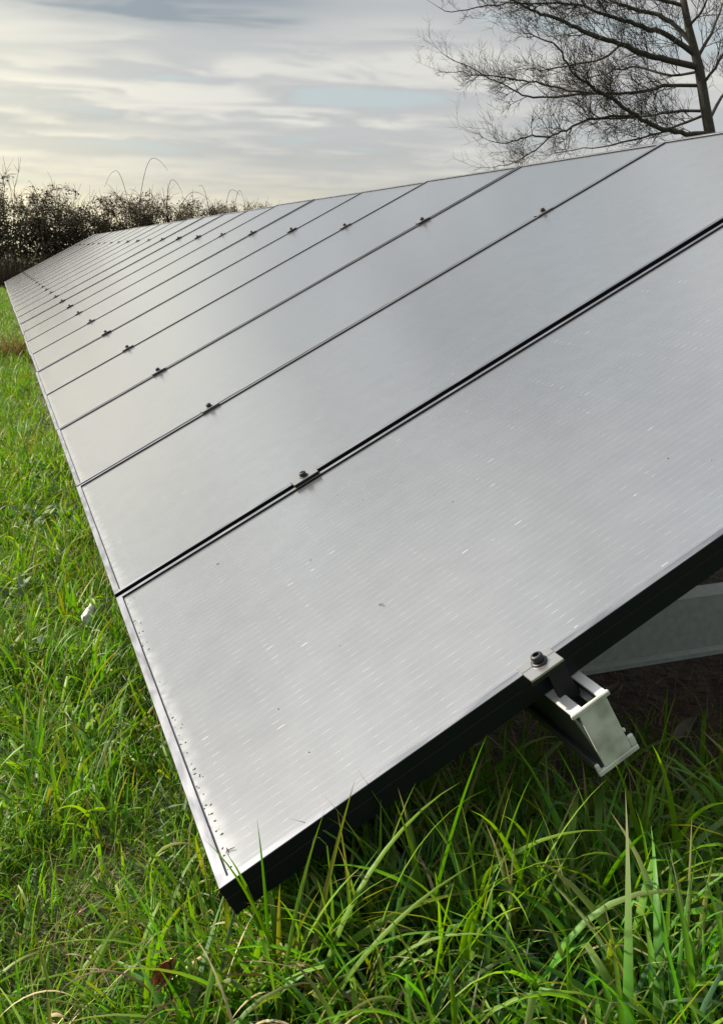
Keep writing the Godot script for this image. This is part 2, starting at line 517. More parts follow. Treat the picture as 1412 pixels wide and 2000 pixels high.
func build_rails() -> void:
	for row in 2:
		var v := 0.4025 if row == 0 else V_HIGH
		var r := thing("mounting_rail", "aluminium rail under the panels, its open end sticking out below the end clamp" if row == 0 else "upper aluminium rail under the panels, high up the slope", "rail", Vector3(0, H0, 0) + slope * Vector3(v, 0, 0), slope, "rails under the panels")
		var z0 := 0.056
		var z1 := -(COUNT * PITCH + 0.04)
		var st := st_new()
		box(st, Vector3(-0.0225, -0.0392, z1), Vector3(-0.0085, -0.0362, z0), 0.0005)
		part("top_flange", done(st), M.aluminium, r)
		st = st_new()
		box(st, Vector3(0.0115, -0.0392, z1), Vector3(0.0225, -0.0362, z0), 0.0005)
		part("top_flange", done(st), M.aluminium, r)
		st = st_new()
		box(st, Vector3(-0.0170, -0.1110, z1), Vector3(-0.0140, -0.0393, z0))
		part("side_web", done(st), M.web, r)
		st = st_new()
		box(st, Vector3(0.0150, -0.1110, z1), Vector3(0.0180, -0.0393, z0))
		part("side_web", done(st), M.web, r)
		st = st_new()
		box(st, Vector3(-0.0250, -0.1140, z1), Vector3(0.0250, -0.1111, z0), 0.0004)
		box(st, Vector3(-0.0250, -0.1110, z1), Vector3(-0.0228, -0.1030, z0), 0.0004)
		part("bottom_flange", done(st), M.web, r)
		st = st_new()
		box(st, Vector3(0.0075, -0.0560, z1), Vector3(0.0149, -0.0540, z0 - 0.0005))
		box(st, Vector3(-0.0139, -0.0760, z1), Vector3(0.0149, -0.0740, z0 - 0.0005))
		part("inner_ledge", done(st), M.aluminium, r)
		if row == 0:
			st = st_new()
			box(st, Vector3(-0.0240, -0.0410, z0 + 0.0003), Vector3(0.0240, -0.0348, z0 + 0.0050), 0.0012)
			box(st, Vector3(-0.0165, -0.1105, z0 + 0.0004), Vector3(0.0185, -0.0411, z0 + 0.0042), 0.0006)
			box(st, Vector3(-0.0262, -0.1172, z0 + 0.0003), Vector3(0.0262, -0.1106, z0 + 0.0050), 0.0012)
			box(st, Vector3(-0.0262, -0.1105, z0 + 0.0004), Vector3(-0.0215, -0.1020, z0 + 0.0046), 0.0010)
			box(st, Vector3(0.0186, -0.1105, z0 + 0.0004), Vector3(0.0262, -0.0960, z0 + 0.0046), 0.0014)
			box(st, Vector3(0.0187, -0.0900, z0 + 0.0004), Vector3(0.0215, -0.0850, z0 + 0.0040), 0.0010)
			part("end_cap", done(st), M.cap, r)
	# the galvanised cross beam seen below the panels on the right
	var bm := thing("cross_beam", "grey galvanised cross beam in the shade below the nearest panel", "beam", Vector3(0.741, 0.082, -0.62))
	var lenx := 1.25
	var s2 := st_new()
	box(s2, Vector3(0, 0.012, 0), Vector3(lenx, 0.108, 0.003))
	part("web", done(s2), M.zinc, bm)
	s2 = st_new()
	box(s2, Vector3(0, 0.1081, -0.055), Vector3(lenx, 0.1111, 0.0036), 0.0006)
	part("top_flange", done(s2), M.zinc, bm)
	s2 = st_new()
	box(s2, Vector3(0, 0, -0.05), Vector3(lenx, 0.003, 0.0170), 0.0006)
	box(s2, Vector3(0, 0.0031, 0.0140), Vector3(lenx, 0.0095, 0.0168), 0.0006)
	part("bottom_flange", done(s2), M.zinc, bm)
	var po := thing("support_post", "galvanised post standing in the shade behind the cross beam", "post", Vector3(1.72, -0.1, -0.70))
	s2 = st_new()
	box(s2, Vector3(-0.03, 0, -0.03), Vector3(0.03, 1.02, -0.027))
	box(s2, Vector3(-0.03, 0, -0.0269), Vector3(-0.027, 1.02, 0.02))
	part("post_shaft", done(s2), M.zinc, po)

func build_debris() -> void:
	var st := st_new()
	for k in 150:
		var u := rng.randf_range(0.02, 2.9)
		var v := rng.randf_range(0.02, 1.0)
		var s := rng.randf_range(0.0006, 0.0014)
		if k < 85:
			u = rng.randf_range(0.02, 1.9) if k < 60 else rng.randf_range(0.02, 0.5)
			v = 0.0135 + absf(rng.randfn(0.0, 0.006))
			s = rng.randf_range(0.0006, 0.0014)
		if fposmod(u, 1.0) > 0.96 or fposmod(u, 1.0) < 0.012: continue
		var mid := Vector3(v, -0.0036 + s * 0.35, -u)
		var b := Basis(Vector3.UP, rng.randf_range(0, TAU)) * Basis.from_scale(Vector3(rng.randf_range(0.8, 2.6), 0.6, 0.8))
		var pts := []
		for q in [Vector3(1, 0, 0), Vector3(-1, 0, 0), Vector3(0, 1, 0), Vector3(0, -1, 0), Vector3(0, 0, 1), Vector3(0, 0, -1)]:
			pts.append(mid + b * (q * s * rng.randf_range(0.8, 1.2)))
		for f in [[0, 2, 4], [4, 2, 1], [1, 2, 5], [5, 2, 0], [0, 4, 3], [4, 1, 3], [1, 5, 3], [5, 0, 3]]:
			tri(st, pts[f[0]], pts[f[1]], pts[f[2]], mid)
	# little bits of dead stem
	for spot in [[0.055, 0.020, 0.5], [0.06, 0.021, 1.8], [0.83, 0.013, 0.9], [0.35, 0.32, 1.1], [1.4, 0.2, 0.2]]:
		var a := Vector3(spot[1], -0.0026, -spot[0])
		var dir := Vector3(cos(spot[2]), 0.12, sin(spot[2])) * 0.010
		tube(st, [a, a + dir * 0.5 + Vector3(0.001, 0, 0), a + dir], [0.0006, 0.0006, 0.0004], 4)
	var o := part("debris", done(st), M.speck, self)
	o.transform = Transform3D(slope, Vector3(0, H0, 0))
	tag(o, "dark crumbs of dirt and seed lying on the nearest panels", "debris", "", "stuff")


# ---------------------------------------------------------------- grass
class Soup:
	var v := PackedVector3Array()
	var n := PackedVector3Array()
	var c := PackedColorArray()
	var i := PackedInt32Array()
	func mesh() -> ArrayMesh:
		var a := []
		a.resize(Mesh.ARRAY_MAX)
		a[Mesh.ARRAY_VERTEX] = v; a[Mesh.ARRAY_NORMAL] = n; a[Mesh.ARRAY_COLOR] = c; a[Mesh.ARRAY_INDEX] = i
		var m := ArrayMesh.new()
		m.add_surface_from_arrays(Mesh.PRIMITIVE_TRIANGLES, a)
		return m

func blade(s: Soup, at: Vector3, yaw: float, length: float, width: float, th0: float, bend: float, roll: float, cols: Array, segs := 7, kink := -1.0) -> void:
	var dir := Vector3(cos(yaw), 0, sin(yaw))
	var across0 := Vector3(-sin(yaw), 0, cos(yaw))
	var p := at
	var first := s.v.size()
	for k in segs + 1:
		var t := float(k) / segs
		var th := th0 + bend * pow(t, 1.6)
		if kink > 0.0 and t > kink: th += 1.3
		var tang := dir * sin(th) + Vector3.UP * cos(th)
		var face := dir * cos(th) - Vector3.UP * sin(th)
		var r := roll * t
		var ac := across0 * cos(r) + face * sin(r)
		var nn := ac.cross(tang).normalized()
		var w := width * 0.5 * minf(1.0, 0.62 + t * 1.4) * (1.0 - pow(t, 2.6))
		var fold := w * 0.35
		var c: Color = cols[0].lerp(cols[1], minf(1.0, t * 2.2)) if t < 0.45 else cols[1].lerp(cols[2], (t - 0.45) / 0.55)
		s.v.append(p - ac * w); s.v.append(p - nn * fold); s.v.append(p + ac * w)
		s.n.append((nn - ac * 0.3).normalized()); s.n.append(nn); s.n.append((nn + ac * 0.3).normalized())
		s.c.append(c); s.c.append(c * 0.9); s.c.append(c)
		p += tang * (length / segs)
	for k in segs:
		for h in 2:
			var a := first + k * 3 + h
			var b := a + 1
			var c2 := a + 3
			var d := a + 4
			# clockwise seen along the normal
			var g := (s.v[b] - s.v[a]).cross(s.v[c2] - s.v[a])
			if g.dot(s.n[first + k * 3 + 1]) > 0:
				s.i.append_array([a, c2, b, b, c2, d])
			else:
				s.i.append_array([a, b, c2, b, d, c2])

func green(kind := -1) -> Array:
	var k := rng.randf() if kind < 0 else 0.0
	var b := rng.randf_range(0.75, 1.2)
	var m: Color
	if k < 0.5: m = Color(0.080, 0.205, 0.017)
	elif k < 0.75: m = Color(0.135, 0.255, 0.018)
	elif k < 0.92: m = Color(0.085, 0.16, 0.055)
	else: m = Color(0.20, 0.22, 0.04)
	m = Color(m.r * b, m.g * b, m.b * b)
	var base := m.lerp(Color(0.20, 0.20, 0.08), 0.35)
	var tip := m * 1.1
	if rng.randf() < 0.14: tip = Color(0.26, 0.19, 0.09)
	return [base, m, tip]

func straw() -> Array:
	var b := rng.randf_range(0.6, 1.2)
	var c := Color(0.36 * b, 0.30 * b, 0.16 * b)
	if rng.randf() < 0.3: c = Color(0.17 * b, 0.125 * b, 0.07 * b)
	return [c, c * 1.1, c * 0.9]

func clump(blades: int, spread: float, l0: float, l1: float, w0: float, w1: float, lean: float, bend: float, dry := 0.0, segs := 7) -> ArrayMesh:
	var s := Soup.new()
	for k in blades:
		var r := spread * sqrt(rng.randf())
		var a := rng.randf_range(0, TAU)
		var yaw := a + rng.randfn(0, 0.9)
		var is_dry := rng.randf() < dry
		var l := rng.randf_range(l0, l1) * (0.7 if is_dry else 1.0)
		blade(s, Vector3(cos(a) * r, -0.012, sin(a) * r), yaw, l, rng.randf_range(w0, w1) * (0.6 if is_dry else 1.0), absf(rng.randfn(0, lean)) + (0.4 if is_dry else 0.0), rng.randf_range(0.1, 1.0) * bend + (0.6 if is_dry else 0.0), rng.randf_range(-1.6, 1.6), straw() if is_dry else green(), segs, 0.4 + rng.randf() * 0.4 if rng.randf() < 0.14 else -1.0)
	return s.mesh()

func scatter(called: String, label: String, meshes: Array, spots: Array, material: Material) -> void:
	# spots: [position, scale, mesh number, tint, lean axis or null]; the copies of each mesh are one child of the sheet of grass
	var root := thing(called, label, "grass")
	root.set_meta("kind", "stuff")
	for n in meshes.size():
		var mine := []
		for s in spots:
			if s[2] == n: mine.append(s)
		if mine.is_empty(): continue
		var mm := MultiMesh.new()
		mm.transform_format = MultiMesh.TRANSFORM_3D
		mm.use_colors = true
		mm.mesh = meshes[n]
		mm.instance_count = mine.size()
		for k in mine.size():
			var s: Array = mine[k]
			var b := Basis(Vector3.UP, rng.randf_range(0, TAU)).scaled(Vector3(s[1], s[1] * rng.randf_range(0.85, 1.15), s[1]))
			if s.size() > 4: b = Basis((s[4] as Vector3).normalized(), (s[4] as Vector3).length()) * b
			mm.set_instance_transform(k, Transform3D(b, s[0]))
			mm.set_instance_color(k, s[3])
		var o := MultiMeshInstance3D.new()
		o.name = "grass_tuft"
		o.multimesh = mm
		o.material_override = material
		o.set_meta("kind", "stuff")
		root.add_child(o, true)

func tint() -> Color:
	var b := rng.randf_range(0.8, 1.2)
	return Color(b * rng.randf_range(0.88, 1.15), b, b * rng.randf_range(0.8, 1.2))

func build_grass() -> void:
	var lush := []      # long leaves
	for k in 7: lush.append(clump(9, 0.025, 0.08, 0.19, 0.0032, 0.0078, 0.42, 1.9, 0.06, 9))
	var lawn := []      # fine lawn
	for k in 8: lawn.append(clump(18, 0.04, 0.035, 0.10, 0.0018, 0.0046, 0.75, 1.5, 0.10, 7))
	var low := []       # matted, more dry
	for k in 4: low.append(clump(22, 0.05, 0.03, 0.085, 0.0013, 0.0030, 1.15, 1.2, 0.42, 6))
	var meshes := lush + lawn + low
	var patch := FastNoiseLite.new()
	patch.seed = 91; patch.frequency = 2.2; patch.fractal_octaves = 2
	var spots := []
	var lit := Color(1, 1, 1)
	# bands of distance: [z near, z far, x left, x right, tufts per square metre]
	for band in [[1.6, 0.6, -1.2, 1.6, 250], [0.6, -1.6, -0.75, 0.03, 1700], [0.0, -1.2, 0.03, 0.13, 1500], [0.6, 0.0, 0.03, 1.7, 1500], [-1.6, -4.0, -0.9, 0.03, 1250], [-4.0, -10.0, -0.9, 0.02, 650], [-10.0, -28.0, -1.4, 0.02, 330], [1.0, -28.0, -3.5, -0.75, 110]]:
		var area: float = (band[0] - band[1]) * (band[3] - band[2])
		for k in int(area * band[4]):
			var x := rng.randf_range(band[2], band[3])
			var z := rng.randf_range(band[1], band[0])
			if Vector2(x - EYE.x, z - EYE.z).length() < 0.42: continue
			var y := ground_height(x, z)
			var pn := patch.get_noise_2d(x, z)
			var edge := smoothstep(-0.34, -0.03, x)            # lusher along the panels
			var wild := smoothstep(0.05, 0.35, x) if z > -0.05 else 0.0
			var p_lush := clampf(0.12 + 0.24 * edge + 0.36 * wild + 0.6 * pn, 0.04, 0.75)
			var bare := Vector2((x + 0.13) / 0.08, (z + 0.20) / 0.12).length()   # worn, thatchy place left of the corner
			if bare < 1.0: p_lush *= 0.35
			var n: int
			var sc := rng.randf_range(0.75, 1.15)
			var t := rng.randf()
			if t < p_lush: n = rng.randi_range(0, 6)
			elif t < p_lush + 0.16 + maxf(0.0, -pn) * 1.1 + (0.25 if bare < 1.0 else 0.0): n = rng.randi_range(15, 18)
			else: n = rng.randi_range(7, 14)
			if n < 7: sc *= 0.72 + 0.45 * wild + 0.22 * edge
			if z < -4.0: sc *= 0.9
			if z < 0.0 and x > 0.03:
				if n < 7: n = rng.randi_range(7, 18)
				sc = minf(sc, (0.135 + 0.52 * x - y) / 0.085)
			var spot := [Vector3(x, y, z), sc, n, tint() * (Color(1.08, 1.28, 1.6) if x > 0.12 else Color.WHITE)]  # right-hand tufts tinted: bluish sky fill of the shade painted in
			# keep leaves from growing through the panel edge: lean them outwards
			if x > -0.07 and z < 0.0 and n < 7:
				spot[1] = sc * 0.85
				spot.append(Vector3(0, 0, 1) * rng.randf_range(0.25, 0.6))
			elif z > 0.0 and z < 0.08 and x > 0.0 and n < 7:
				spot.append(Vector3(1, 0, 0) * rng.randf_range(0.1, 0.45))
			spots.append(spot)
	# rank grass that buries the low corner
	for k in 260:
		var x := rng.randf_range(-0.04, 0.42)
		var z := rng.randf_range(-0.22, 0.06)
		var room := 0.135 + 0.52 * maxf(x, 0.0) - ground_height(x, z)
		var n := rng.randi_range(0, 6) if z > -0.1 or x > 0.1 else rng.randi_range(7, 14)
		var sc := minf(rng.randf_range(0.8, 1.25), room / 0.135) if z < 0.0 else rng.randf_range(0.85, 1.25)
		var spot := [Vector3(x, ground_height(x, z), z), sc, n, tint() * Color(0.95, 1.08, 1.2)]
		if z > -0.06: spot.append(Vector3(1, 0, 0) * rng.randf_range(0.15, 0.6))
		spots.append(spot)
	scatter("grass", "bright green rough grass along the low side and the near end of the panels", meshes, spots, M.grass)
	# thin grass that reaches in under the near end of the panels
	spots = []
	for k in 420:
		var x := rng.randf_range(0.02, 1.7)
		var z := -absf(rng.randfn(0.0, 0.22)) - 0.01
		if z < -0.62: continue
		var room := 0.135 + 0.52 * x - ground_height(x, z)
		var n := rng.randi_range(0, 6) if rng.randf() < 0.45 else rng.randi_range(7, 18)
		var sc := minf(rng.randf_range(0.7, 1.15), room / 0.19)
		spots.append([Vector3(x, ground_height(x, z), z), sc, n, tint()])
	scatter("shaded_grass", "thin dark grass growing in the shade under the nearest panel", meshes, spots, M.grass)
	# straw and dead stems on the soil under the panels
	var mat_meshes := []
	for k in 5: mat_meshes.append(clump(16, 0.07, 0.06, 0.16, 0.0010, 0.0030, 1.5, 0.5, 1.0, 5))
	spots = []
	for k in 2600:
		var x := rng.randf_range(0.05, 2.6)
		var z := rng.randf_range(-3.0, -0.05)
		var b := rng.randf_range(0.25, 0.75)
		spots.append([Vector3(x, ground_height(x, z) + 0.012, z), rng.randf_range(0.6, 1.1), rng.randi_range(0, 4), Color(b, b * 0.92, b * 0.85)])
	for k in 30:
		var a := rng.randf_range(0, TAU)
		var r := sqrt(rng.randf())
		var x := -0.13 + cos(a) * r * 0.07
		var z := -0.20 + sin(a) * r * 0.11
		spots.append([Vector3(x, ground_height(x, z) + 0.012, z), rng.randf_range(0.4, 0.8), rng.randi_range(0, 4), Color(0.9, 0.9, 0.8)])
	scatter("straw", "dead straw lying on the dark soil under the panels", mat_meshes, spots, M.dry)
	# tall single leaves in front of the open end, in loose tufts
	var tall := Soup.new()
	for k in 62:
		var tx := rng.randf_range(-0.01, 0.92)
		var tz := rng.randf_range(0.02, 0.10) if k < 34 else rng.randf_range(0.05, 0.32)
		for q in rng.randi_range(3, 7):
			var x := tx + rng.randfn(0, 0.014)
			var z := maxf(0.018, tz + rng.randfn(0, 0.014))
			var l := rng.randf_range(0.15, 0.31) * (0.9 if z > 0.15 else 1.0)
			var c := green()
			if rng.randf() < 0.5:
				var b := rng.randf_range(0.85, 1.2)
				c = [Color(0.13, 0.20, 0.03) * b, Color(0.115, 0.235, 0.014) * b, Color(0.16, 0.27, 0.016) * b]
			blade(tall, Vector3(x, ground_height(x, z) - 0.01, z), rng.randf_range(-0.6, 3.7), l, rng.randf_range(0.0040, 0.0078), rng.randf_range(0.03, 0.55), rng.randf_range(0.1, 1.9), rng.randf_range(-1.2, 1.2), c, 12, rng.randf_range(0.4, 0.8) if rng.randf() < 0.1 else -1.0)
	# the two upright leaves left of the rail end
	for q in [[0.443, 0.040, 0.30, 0.05, 0.25], [0.420, 0.045, 0.265, 0.10, 0.35], [0.135, 0.02, 0.235, 0.15, 0.3], [0.20, 0.03, 0.24, 0.3, 0.4]]:
		blade(tall, Vector3(q[0], ground_height(q[0], q[1]) - 0.01, q[1]), 3.3 if q[3] > 0.2 else 0.4, q[2], 0.0075, q[3], q[4], 0.3, [Color(0.08, 0.14, 0.02), Color(0.09, 0.17, 0.015), Color(0.13, 0.19, 0.02)], 12)
	var o := part("tall_grass", tall.mesh(), M.grass, self)
	tag(o, "long single grass blades standing before the dark open end of the row", "grass", "", "stuff")
	# dead curled leaves of grass
	var dead := Soup.new()
	for k in 130:
		var x := rng.randf_range(-0.2, 0.85)
		var z := rng.randf_range(-0.05, 0.22)
		blade(dead, Vector3(x, ground_height(x, z) + 0.03, z), rng.randf_range(0, TAU), rng.randf_range(0.07, 0.17), rng.randf_range(0.0016, 0.0042), rng.randf_range(0.2, 1.2), rng.randf_range(0.5, 3.0), rng.randf_range(-4, 4), straw(), 12)
	o = part("dead_grass", dead.mesh(), M.dry, self)
	tag(o, "curled straw-coloured dead blades among the green grass in front", "grass", "", "stuff")


# ---------------------------------------------------------------- small things in the grass
func leaf_mesh(length: float, width: float, curl: float, seed_: int) -> ArrayMesh:
	var r := RandomNumberGenerator.new()
	r.seed = seed_
	var st := st_new()
	st.set_smooth_group(0)
	var rows := 12
	var g := []
	for i in rows + 1:
		var t := float(i) / rows
		var w := width * 0.5 * pow(sin(PI * clampf(t * 0.93 + 0.05, 0, 1)), 0.8)
		var row := []
		for j in 5:
			var q := (j - 2) / 2.0
			var rib := 0.0009 * (1 if i % 2 == 0 else -1) * absf(q)
			row.append(Vector3((t - 0.5) * length, curl * q * q * width + 0.25 * curl * pow(t - 0.4, 2) * length + rib, q * w * (1.0 - 0.25 * curl)))
		g.append(row)
	for i in rows:
		for j in 4:
			st.add_vertex(g[i][j]); st.add_vertex(g[i + 1][j + 1]); st.add_vertex(g[i + 1][j])
			st.add_vertex(g[i][j]); st.add_vertex(g[i][j + 1]); st.add_vertex(g[i + 1][j + 1])
	return done(st)

func build_litter() -> void:
	for q in [["small brown beech leaf curled upright in the grass below the panel corner", Vector3(-0.047, 0.064, -0.004), Vector3(0.5, 0.9, 1.25), 0.034, 0.024, 1.1, 1],
			["reddish brown dead leaf tucked under the near corner of the panels", Vector3(0.071, 0.062, -0.046), Vector3(0.5, 1.2, 1.0), 0.026, 0.018, 0.6, 2],
			["pale dry leaf lying on the straw right of the rail end", Vector3(0.80, 0.045, -0.38), Vector3(0.2, 0.5, 0.15), 0.075, 0.03, 0.5, 3],
			["grey brown dead leaf lying in the shade below the cross beam's near end", Vector3(0.76, 0.035, -0.56), Vector3(-0.1, 0.2, 0.1), 0.085, 0.035, 0.4, 4]]:
		var o := part("dead_leaf", leaf_mesh(q[3], q[4], q[5], q[6]), M.dead_leaf, self)
		o.transform = Transform3D(Basis.from_euler(q[2]), q[1] + Vector3(0, ground_height(q[1].x, q[1].z), 0))
		if q[6] > 2: o.set_surface_override_material(0, M.grey_leaf)
		tag(o, q[0], "leaf")
	# pale stone
	for q in [["white stone the size of an egg in the grass left of the first seam", Vector3(-0.038, 0.036, -1.17), Vector3(0.014, 0.022, 0.012), 5],
			["small pale stone in the dark under the near edge, left of the rail", Vector3(0.47, 0.03, -0.50), Vector3(0.012, 0.022, 0.010), 6]]:
		var st := st_new()
		st.set_smooth_group(0)
		var r := FastNoiseLite.new()
		r.seed = q[3]; r.frequency = 0.8
		var g := []
		for i in 9:
			var row := []
			for j in 14:
				var th := PI * i / 8.0
				var ph := TAU * j / 14.0
				var d := Vector3(sin(th) * cos(ph), cos(th), sin(th) * sin(ph))
				row.append(d * q[2] * (1.0 + 0.75 * r.get_noise_3dv(d * 1.4) + 0.25 * r.get_noise_3dv(d * 4.0)))
			g.append(row)
		for i in 8:
			for j in 14:
				var j1 := (j + 1) % 14
				tri(st, g[i][j], g[i + 1][j], g[i + 1][j1], Vector3.ZERO)
				tri(st, g[i][j], g[i + 1][j1], g[i][j1], Vector3.ZERO)
		var o := part("stone", done(st), M.stone, self)
		o.transform = Transform3D(Basis.from_euler(Vector3(0.2, 0.7, -0.35)), q[1] + Vector3(0, ground_height(q[1].x, q[1].z), 0))
		tag(o, q[0], "stone")
	# dry mound farther along the edge
	var m := Soup.new()
	for k in 420:
		var a := rng.randf_range(0, TAU)
		var r2 := 0.20 * sqrt(rng.randf())
		blade(m, Vector3(cos(a) * r2, rng.randf_range(-0.02, 0.05) * (1 - r2 * 3), sin(a) * r2), rng.randfn(2.4, 0.8), rng.randf_range(0.12, 0.3), rng.randf_range(0.003, 0.006), rng.randf_range(0.4, 1.1), rng.randf_range(0.4, 1.2), rng.randf_range(-1, 1), straw(), 6)
	var mo := part("dry_tussock", m.mesh(), M.dry, self)
	mo.position = Vector3(-0.17, ground_height(-0.17, -7.6), -7.6)
	tag(mo, "brown tussock of dead grass at the panels' lower edge, halfway to the hedge", "tussock")
	# broad-leaved weeds
	var spots := [Vector3(-0.03, 0, -2.15), Vector3(-0.12, 0, -2.05), Vector3(-0.06, 0, -2.75), Vector3(-0.18, 0, -0.95), Vector3(-0.16, 0, -1.30)]
	var looks := ["grey-green leafy weed against the lower panel edge at the second seam", "grey-green leafy weed a step left of the second seam", "dark leafy weed against the lower panel edge beyond the second seam", "low leafy weed at the left edge of the picture, before the white stone", "pale leafy weed at the left edge of the picture, level with the white stone"]
	for k in spots.size():
		var s := Soup.new()
		for i in 28:
			var a := rng.randf_range(0, TAU)
			var rr := rng.randf_range(0.005, 0.06)
			var c := Color(0.06, 0.10, 0.04) * rng.randf_range(0.7, 1.4)
			blade(s, Vector3(cos(a) * rr, rng.randf_range(0.02, 0.08), sin(a) * rr), a + rng.randfn(0, 0.6), rng.randf_range(0.018, 0.035), rng.randf_range(0.010, 0.018), rng.randf_range(0.6, 1.3), rng.randf_range(0.2, 0.9), rng.randf_range(-0.5, 0.5), [c, c, c * 1.1], 5)
		var o := thing("weed", looks[k], "weed", spots[k] + Vector3(0, ground_height(spots[k].x, spots[k].z), 0), Basis.IDENTITY, "broad-leaved weeds in the grass")
		var f := part("foliage", s.mesh(), M.leaf, o)
		f.set_meta("kind", "stuff")


# ---------------------------------------------------------------- ground
func build_ground() -> void:
	var xs := []
	var zs := []
	var x := -3.0
	while x < 3.001:
		xs.append(x); x += 0.06
	var z := 1.6
	while z > -6.0:
		zs.append(z); z -= 0.06
	while z > -34.0:
		zs.append(z); z -= 0.4
	for e in [-40, -60, -120, -300, -700]: zs.append(float(e))
	for e in [3.0, 8.0, 30.0, 120.0, 400.0]: zs.push_front(float(e))
	for e in [-4.0, -6.0, -12, -30, -80, -200, -600]: xs.push_front(float(e))
	for e in [4.0, 6.0, 10, 16, 30, 80, 200, 600]: xs.append(float(e))
	var s := Soup.new()
	var nz := zs.size()
	for a in xs:
		for b in zs:
			var y := ground_height(a, b)
			s.v.append(Vector3(a, y, b))
			var dx := (ground_height(a + 0.02, b) - ground_height(a - 0.02, b)) / 0.04
			var dz := (ground_height(a, b + 0.02) - ground_height(a, b - 0.02)) / 0.04
			s.n.append(Vector3(-dx, 1, -dz).normalized())
			var under := smoothstep(0.0, 0.25, a) * smoothstep(0.15, -0.2, b) * smoothstep(2.6, 2.2, a) * smoothstep(-24.0, -23.0, b)
			s.c.append(Color(0.055, 0.085, 0.020).lerp(Color(0.060, 0.043, 0.028), under))
	for a in xs.size() - 1:
		for b in nz - 1:
			var i := a * nz + b
			s.i.append_array([i, i + 1, i + nz, i + nz, i + 1, i + nz + 1])
	# orientation: clockwise from above
	var t := s.i
	var g := (s.v[t[2]] - s.v[t[0]]).cross(s.v[t[1]] - s.v[t[0]])
	if g.y < 0:
		for k in range(0, t.size(), 3):
			var w := t[k + 1]; t[k + 1] = t[k + 2]; t[k + 2] = w
	s.i = t
	var o := part("ground", s.mesh(), M.soil, self)
	tag(o, "grassy field, bare brown soil under the panels", "ground", "", "structure")


# ---------------------------------------------------------------- hedge
func leaf_quad(s: Soup, at: Vector3, size: float, c: Color) -> void:
	var n := Vector3(rng.randfn(0, 1), rng.randfn(0.4, 1), rng.randfn(0, 1)).normalized()
	var a := n.cross(Vector3(rng.randfn(0, 1), rng.randfn(0, 1), rng.randfn(0, 1))).normalized()
	var b := n.cross(a)
	var k := s.v.size()
	s.v.append(at - a * size); s.v.append(at + b * size * 0.55 - n * size * 0.12); s.v.append(at + a * size); s.v.append(at - b * size * 0.55 - n * size * 0.12)
	for q in 4:
		s.n.append(n); s.c.append(c)
	var g := (s.v[k + 2] - s.v[k]).cross(s.v[k + 1] - s.v[k])
	if g.dot(n) > 0: s.i.append_array([k, k + 1, k + 2, k, k + 2, k + 3])
	else: s.i.append_array([k, k + 2, k + 1, k, k + 3, k + 2])

